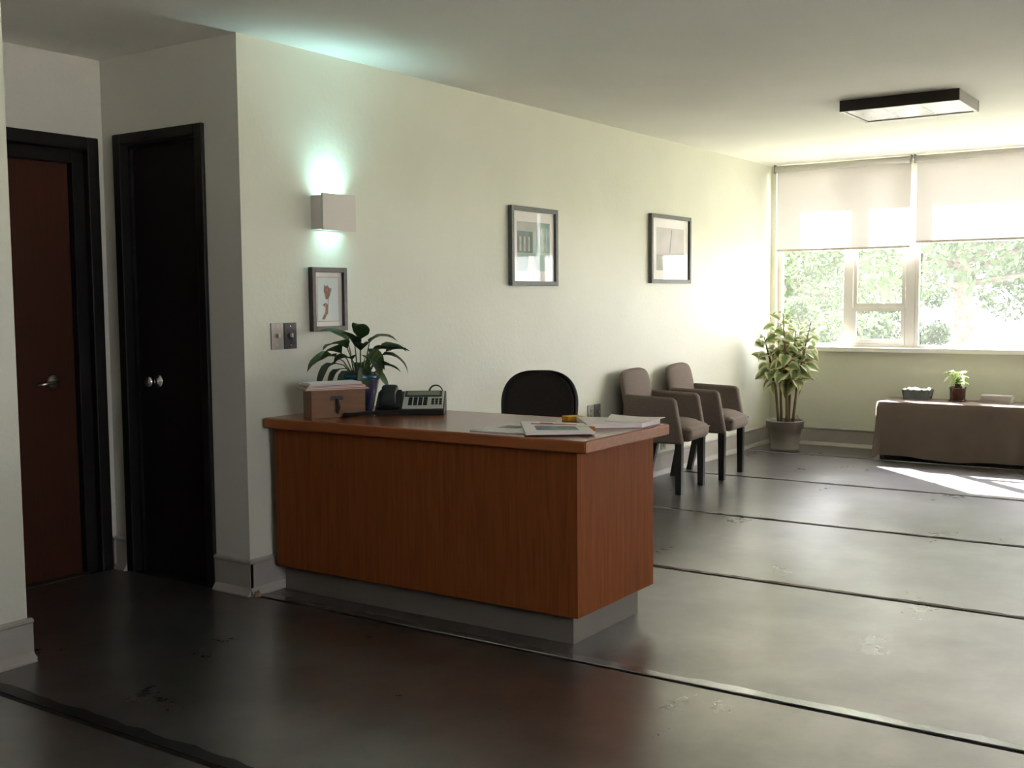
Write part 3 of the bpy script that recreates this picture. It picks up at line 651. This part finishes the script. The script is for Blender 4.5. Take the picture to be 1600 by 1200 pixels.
# local -y is the way the chair faces
curved_panel('back_shell', .195, .215, .42, .885, .035, .03, BLKPLA, oc, .20, -.05, .62)
curved_panel('backrest', .175, .195, .44, .868, .02, .03, BLKFAB, oc, .188, -.05, .62)
box('seat', (-.22, -.25, .42), (.22, .18, .48), BLKFAB, oc, bevel=.03, seg=4)
prism('back_bracket', [(.10, .40), (.25, .40), (.27, .55), (.25, .55), (.235, .42), (.10, .42)], 0, -.03, .03, BLKPLA, oc)
lathe('gas_lift', [(.03, .10), (.03, .28), (.018, .28), (.018, .42), (.001, .42)], BLKPLA, oc, 16)
for i in range(5):
    a = 2*PI*i/5+.3; c, s = math.cos(a), math.sin(a)
    sp = tube('base_spoke', [(0, 0, .115), (.14*c, .14*s, .10), (.27*c, .27*s, .075)], [.028, .022, .016], BLKPLA, oc)
    w_ = lathe('caster', [(.001, -.02), (.022, -.02), (.025, -.015), (.025, .015), (.022, .02), (.001, .02)], BLKPLA, sp, 16, (.27*c, .27*s, .0255)); w_.rotation_euler = (R(90), 0, a)

# ------------------------------------------------------------------ armchairs
def armchair(loc, rz, label):
    c = empty('armchair', loc, rz, label=label, cat='chair', group='taupe armchairs along the wall')
    s = box('seat', (-.188, -.275, .335), (.188, .13, .435), FABRIC, c, bevel=.045, seg=5)
    # domed top of the cushion
    V, F = [], []; n = 10
    for i in range(n+1):
        for j in range(n+1):
            u = -1+2*i/n; v = -1+2*j/n; V.append((u*.186, -.070+v*.198, .405+.062*(1-u**4)*(1-v**4)))
    for i in range(n):
        for j in range(n): a = i*(n+1)+j; F.append((a, a+1, a+n+2, a+n+1))
    obj('seat_cushion', V, F, FABRIC, c, smooth=True, solid=.012)
    for sx in (-1, 1):
        x0, x1 = sorted((sx*.188, sx*.238))
        prism('arm', [(.15, .325), (-.235, .325), (-.185, .60), (-.165, .622), (.165, .635), (.19, .50)], 0, x0, x1, FABRIC, c, bevel=.02, seg=4)
        V, F = [], []
        prism('leg', [(-.225, .335), (-.178, .335), (-.183, 0), (-.222, 0)], 0, sx*.205-.022, sx*.205+.022, LEGBLK, c, bevel=.003)
        prism('leg', [(.075, .335), (.125, .335), (.190, 0), (.150, 0)], 0, sx*.165-.02, sx*.165+.02, LEGBLK, c, bevel=.003)
    # back: slab leaning to the rear, rounded shoulders
    V, F = [], []; n = 12; m_ = 12
    for side in (0, 1):
        for j in range(m_+1):
            t = j/m_; z = .34+.455*t; hw_ = .252-.022*t
            if t > .80: hw_ *= .86+.14*math.sqrt(max(0, 1-((t-.8)/.2)**2))
            for i in range(n+1):
                u = -1+2*i/n; edge = (1-abs(u)**8)*(1-max(0, (t-.86)/.14)**2*.6)
                zz = z-.02*(abs(u)**3)*max(0, (t-.7)/.3)
                y = .085+.085*t+.012*u*u if side == 0 else .150+.082*t
                mid = .118+.084*t
                V.append((u*hw_, mid+(y-mid)*(.45+.55*edge), zz))
    K = (n+1)*(m_+1)
    for j in range(m_):
        for i in range(n): a = j*(n+1)+i; F += [(a, a+1, a+n+2, a+n+1), (K+a, K+a+n+1, K+a+n+2, K+a+1)]
    for j in range(m_): a = j*(n+1); b = a+n; F += [(a, a+n+1, K+a+n+1, K+a), (b, K+b, K+b+n+1, b+n+1)]
    for i in range(n): a = i; b = m_*(n+1)+i; F += [(a, K+a, K+a+1, a+1), (b, b+1, K+b+1, K+b)]
    obj('backrest', V, F, FABRIC, c, smooth=True, sub=1)
    return c
armchair((3.37, -.265, 0), R(5), 'taupe upholstered armchair nearer the desk')
armchair((4.04, -.265, 0), R(5), 'taupe upholstered armchair nearer the corner plant')

# ------------------------------------------------------------------ tall variegated plant
pp = empty('potted_rubber_plant', (5.50, -.315, 0), label='tall variegated plant with cream-edged leaves in a taupe pot', cat='potted plant')
lathe('pot', [(.098, 0), (.116, .002), (.116, .030), (.112, .036), (.132, .185), (.150, .190), (.152, .240), (.158, .244), (.158, .252), (.150, .254), (.142, .246), (.136, .20), (.001, .20)], POTTAUPE, pp, 40)
lathe('soil', [(.136, .2), (.138, .215), (.07, .222), (.001, .224)], SOIL, pp)
vm = [leaf_mesh('rubber_leaf', .150, .105, .9, .25, VARIEG, shape=.72), leaf_mesh('rubber_leaf', .165, .110, 1.4, .2, VARIEG, shape=.68), leaf_mesh('rubber_leaf', .14, .100, .5, .3, VARIEG, shape=.75), leaf_mesh('rubber_leaf', .155, .112, 1.7, .15, VARIEG, shape=.7)]
stems = [(-.05, .00, -.17, .02, .93), (-.02, .03, -.05, .06, 1.05), (.01, -.03, -.04, -.07, 1.13), (.035, .02, .09, .03, .98), (.06, -.01, .20, -.02, 1.06), (.02, .05, .13, -.08, .84)]
for si, (lx, dy, tx, ty, th) in enumerate(stems):
    b0 = cr*lx+cf*dy+Vector((0, 0, .215)); b1 = cr*(lx*.8+tx*.25)+cf*(dy+ty*.3)+Vector((0, 0, .58)); b2 = cr*tx+cf*ty+Vector((0, 0, th))
    tube('cane', [b0, b0.lerp(b1, .5), b1, b1.lerp(b2, .5), b2], [.012, .011, .010, .008, .004], STEM, pp, 8)
    nl = (30, 26, 30, 28, 30, 22)[si]
    for i in range(nl):
        t = .0+i/(nl-1); base = b1.lerp(b2, t)
        a = 2.4*i+si*1.1; el = random.uniform(-.9, .35)+.6*t*t
        d = Vector((math.cos(a), math.sin(a), el))
        s = (1.0-.35*t)*random.uniform(.85, 1.15)
        tip = pp.location+base+d.normalized()*.17*s
        if tip.y > -.03: d.y = -abs(d.y)*.3
        if tip.x > L-.03: d.x = -abs(d.x)*.3
        base = base+Vector((d.x, d.y, 0)).normalized()*.03
        place_leaf('leaf', vm[(i+si) % 4], base, d, random.uniform(-1.0, 1.0), s, pp)
tube('dropped_twig', [(cr*.075+Vector((0, 0, .21))), (cr*.08+Vector((0, 0, .27))), (cr*.10+Vector((0, 0, .29))), (cr*.118+Vector((0, 0, .26)))], .003, STEM, pp, 6)

# ------------------------------------------------------------------ low table under its cloth, with things on it
TX0, TX1, TY0, TY1, TZ = 5.375, 5.815, -1.085, -2.95, .450
tb = empty('low_table', ((TX0+TX1)/2, (TY0+TY1)/2, 0), label='low table hidden under the brown cloth below the window', cat='table')
hx, hy = (TX1-TX0)/2-.02, (TY0-TY1)/2-.02
TBM = mat('table_wood', (.06, .04, .03), .6)
box('table_top', (-hx, -hy, TZ-.035), (hx, hy, TZ-.006), TBM, tb)
for a in (-1, 1):
    for b in (-1, 1): box('leg', (a*(hx-.03)-.02, b*(hy-.03)-.02, 0), (a*(hx-.03)+.02, b*(hy-.03)+.02, TZ-.035), TBM, tb)
def cloth():
    per = []; rc = .03
    hx_, hy_ = (TX1-TX0)/2, (TY0-TY1)/2
    cs = [(hx_-rc, hy_-rc, 0), (-hx_+rc, hy_-rc, 90), (-hx_+rc, -hy_+rc, 180), (hx_-rc, -hy_+rc, 270)]
    for ci, (cx, cy, a0) in enumerate(cs):
        for k in range(9):
            a = R(a0+k*90/8); per.append((cx+rc*math.cos(a), cy+rc*math.sin(a), math.cos(a), math.sin(a)))
        nx, ny, na = cs[(ci+1) % 4]; a = R(a0+90)
        x0, y0 = cx+rc*math.cos(a), cy+rc*math.sin(a); x1, y1 = nx+rc*math.cos(a), ny+rc*math.sin(a)
        n = 90 if abs(y1-y0) > 1 else 24
        for k in range(1, n): per.append((x0+(x1-x0)*k/n, y0+(y1-y0)*k/n, math.cos(a), math.sin(a)))
    N = len(per); V, F = [(0, 0, TZ)], []
    rows = [(.5, None), (.97, None)]
    for f, _ in rows: V += [(x*f, y*f, TZ) for x, y, _, _ in per]
    V += [(x-.004*nx, y-.004*ny, TZ-.003) for x, y, nx, ny in per]
    nr = 12; s = 0; ss = []
    for i in range(N):
        x, y, _, _ = per[i]; xp, yp, _, _ = per[i-1]; s += math.hypot(x-xp, y-yp); ss.append(s)
    for j in range(1, nr+1):
        t = j/nr
        for i, (x, y, nx, ny) in enumerate(per):
            s = ss[i]; corner = 1 if abs(nx*ny) > .02 else 0
            wv = .010*math.sin(s*9+1.2*t)+.007*math.sin(s*23+2*t)+.004*math.sin(s*41)
            o_ = .004+t*(.012+wv*1.1)+corner*.035*t*t
            if nx > .9: o_ = min(o_, .008)
            zb = .036+.012*math.sin(s*4.3)+.006*math.sin(s*11)-corner*.02
            V.append((x+nx*o_, y+ny*o_, TZ-.012-(TZ-.012-zb)*t))
    F += [(0, 1+i, 1+(i+1) % N) for i in range(N)]
    for r_ in range(2+nr):
        for i in range(N): a = 1+r_*N+i; b = 1+r_*N+(i+1) % N; F.append((a, b, b+N, a+N))
    o = obj('tablecloth', V, F, CLOTH, None, smooth=True, loc=((TX0+TX1)/2, (TY0+TY1)/2, 0))
    return o
tag(cloth(), 'brown fabric cloth draped to the floor over the low table', 'tablecloth')
TT = TZ+.001
tbx = empty('tissue_tub', (5.70, -1.315, TT), label='small glass tub of white tissues at the left end of the table', cat='container')
SMG = mat('smoked_plastic', (.10, .12, .12), .25, var=.2, scale=10)
prism('tub', [(-.095, 0), (.095, 0), (.11, .075), (.104, .075), (.09, .006), (-.09, .006), (-.104, .075), (-.11, .075)], 0, -.05, .05, SMG, tbx)
box('tub_end', (-.052, -.094, .0), (-.05, .094, .072), SMG, tbx); box('tub_end', (.05, -.094, .0), (.052, .094, .072), SMG, tbx)
V, F = [], []; n = 10
for i in range(n+1):
    for j in range(n+1):
        u = -1+2*i/n; v = -1+2*j/n; V.append((u*.049, v*.105, .074+.018*(1-u*u)*(.6+.4*math.sin(5*v+2*u))+.006*math.sin(13*v)))
for i in range(n):
    for j in range(n): a = i*(n+1)+j; F.append((a, a+1, a+n+2, a+n+1))
obj('tissues', V, F, mat('tissue_white', (.82, .83, .82), .9), tbx, smooth=True, solid=.004)
sp_ = empty('potted_flower', (5.69, -1.615, TT), label='small pale green plant in a brown pot on the table', cat='potted plant')
lathe('pot', [(.050, 0), (.054, .002), (.060, .098), (.064, .100), (.064, .108), (.056, .108), (.052, .09), (.001, .09)], mat('brown_glaze', (.075, .032, .022), .15, var=.15, scale=12, coat=.6), sp_)
lathe('saucer', [(.001, 0), (.064, 0), (.070, .010), (.066, .010), (.058, .003), (.054, .0025)], mat('brown_glaze', (.075, .032, .022), .15), sp_)
lathe('soil', [(.054, .09), (.054, .098), (.001, .1)], SOIL, sp_)
hm = [leaf_mesh('herb_leaf', .06, .042, 1.0, .3, HERB, 5), leaf_mesh('herb_leaf', .07, .045, 1.4, .2, HERB, 5)]
grow(sp_, hm, 'leaf', (0, 0, .06), 46, (.07, .16), (-.3, 1.0), (.7, 1.1), .055, (.04, .0018, SG))
for i, (lab, dy, g_) in enumerate((('lowest', 0, .30), ('second lowest', .004, .36), ('second highest', -.003, .28), ('topmost', .002, .42))):
    mg = empty('magazine', (5.71, -1.895, TT+i*.0135), R(-3+2*i), label='grey magazine, %s in the pile on the low table' % lab, cat='magazine', group='magazines on the low table')
    box('pages', (-.065, -.105+dy, 0), (.065, .105+dy, .0115), mat('page_edge', (.50, .47, .44), .8), mg)
    box('cover', (-.067, -.107+dy, .0115), (.067, .107+dy, .013), mat('magazine_cover_%d' % i, (g_*.8, g_*.77, g_*.76), .35), mg)
cp = empty('dark_canister', (5.66, -2.19, TT), label='dark canister on the low table cut by the right edge', cat='container')
lathe('body', [(.001, 0), (.045, 0), (.046, .003), (.046, .09), (.044, .094), (.001, .094)], mat('dark_red_tin', (.05, .02, .018), .35), cp)
lathe('lid', [(.048, .094), (.048, .112), (.044, .116), (.001, .117)], mat('tin_lid', (.30, .24, .22), .35), cp)

# ------------------------------------------------------------------ outdoors
PAVE = mat('pale_pavement', (.62, .60, .56), .9, var=.08, scale=.6)
LAWN = mat('sunlit_lawn', (.22, .235, .17), .95, var=.25, scale=1.5)
GZ = -.25
struct(box('ground_forecourt', (XR-40, -40, GZ-.2), (L+.2, 60, GZ), PAVE))
struct(box('ground_lawn', (L+.2, -40, GZ-.2), (48, 60, GZ), LAWN))
struct(box('ground_street', (48, -80, GZ-.2), (140, 120, GZ+.01), PAVE))
def leaf_cloud(cx, n, size, rng):
    V, F, uv = [], [], []
    for c, r_ in cx:
        for _ in range(int(n)):
            while True:
                d = Vector((rng.uniform(-1, 1), rng.uniform(-1, 1), rng.uniform(-1, 1)))
                if .25 < d.length < 1: break
            p_ = Vector(c)+d*r_
            a = Vector((rng.gauss(0, 1), rng.gauss(0, 1), rng.gauss(0, 1))).normalized(); b = a.cross(Vector((rng.gauss(0, 1), rng.gauss(0, 1), rng.gauss(0, 1)))).normalized()
            s = size*rng.uniform(.6, 1.3); k_ = len(V)
            V += [tuple(p_-a*s), tuple(p_+b*s*.45), tuple(p_+a*s), tuple(p_-b*s*.45)]; F.append((k_, k_+1, k_+2, k_+3)); uv += [(.5, 0), (1, .5), (.5, 1), (0, .5)]
    return V, F, uv
def tree(pos, ht, spread, low, nclump, nleaf, mt, label, seed, size=.10, trunk=.16, nm='garden_tree', cat='tree'):
    rng = random.Random(seed)
    t = empty(nm, (pos[0], pos[1], GZ), label=label, cat=cat, group=cat+'s outside the window')
    V, F = tube_geo([(0, 0, 0), (.05, .03, low*.6), (-.03, .06, low*1.1), (0, 0, ht*.75)], [trunk, trunk*.8, trunk*.6, trunk*.2], 10)
    cl_ = []
    for i in range(nclump):
        a = 2.399*i; z = low+(ht-low)*((i+.5)/nclump); rr = spread*math.sqrt(max(.05, 1-((z-low-(ht-low)*.35)/((ht-low)*.72))**2))*rng.uniform(.25, 1)
        c = (rr*math.cos(a), rr*math.sin(a), z+rng.uniform(-.3, .3)); cl_.append((c, spread*rng.uniform(.26, .42)))
        v, f = tube_geo([(0, 0, low*.8+(z-low)*.4), (c[0]*.5, c[1]*.5, low*.8+(z-low)*.75), c], [trunk*.3, trunk*.18, trunk*.06], 5)
        k_ = len(V); V += v; F += [tuple(q_+k_ for q_ in ff) for ff in f]
    obj('trunk', V, F, BARK, t, smooth=True)
    v, f, uv = leaf_cloud(cl_, nleaf*2.2, size*.72, rng)
    tag(obj('crown', v, f, mt, t, uv=uv), kind='stuff')
    return t
def out(px, dist):
    u = (px-800)/FPX; d = fw+rt*u; d.z = 0; return (-3.248+d.x*dist, -3.591+d.y*dist)
tree(out(1505, 17), 6.5, 2.5, 1.9, 30, 330, TREEL, 'broad green tree whose trunk shows through the right window', 1, trunk=.20)
tree(out(1240, 26), 7.2, 2.4, .9, 28, 320, TREEL2, 'pale green tree seen through the leftmost pane', 2, .12)
tree(out(1345, 41), 9.0, 3.4, 1.0, 30, 320, TREEL2, 'pale green tree seen through the narrow sash window', 3, .15)
tree(out(1625, 33), 8.0, 3.0, 1.6, 26, 300, TREEL, 'green tree at the right edge of the window view', 4, .14)
tree(out(1430, 22), 1.6, .70, .25, 10, 170, TREEL, 'low dark shrub outside beside the window mullion', 6, .07, .03, 'garden_shrub', 'shrub')
tree(out(1375, 13), 1.2, .55, .25, 10, 170, TREEL, 'low shrub outside below the sash window', 8, .06, .03, 'garden_shrub', 'shrub')
tree(out(1265, 18), 1.4, .70, .25, 10, 170, TREEL2, 'low pale shrub outside below the leftmost pane', 9, .07, .03, 'garden_shrub', 'shrub')
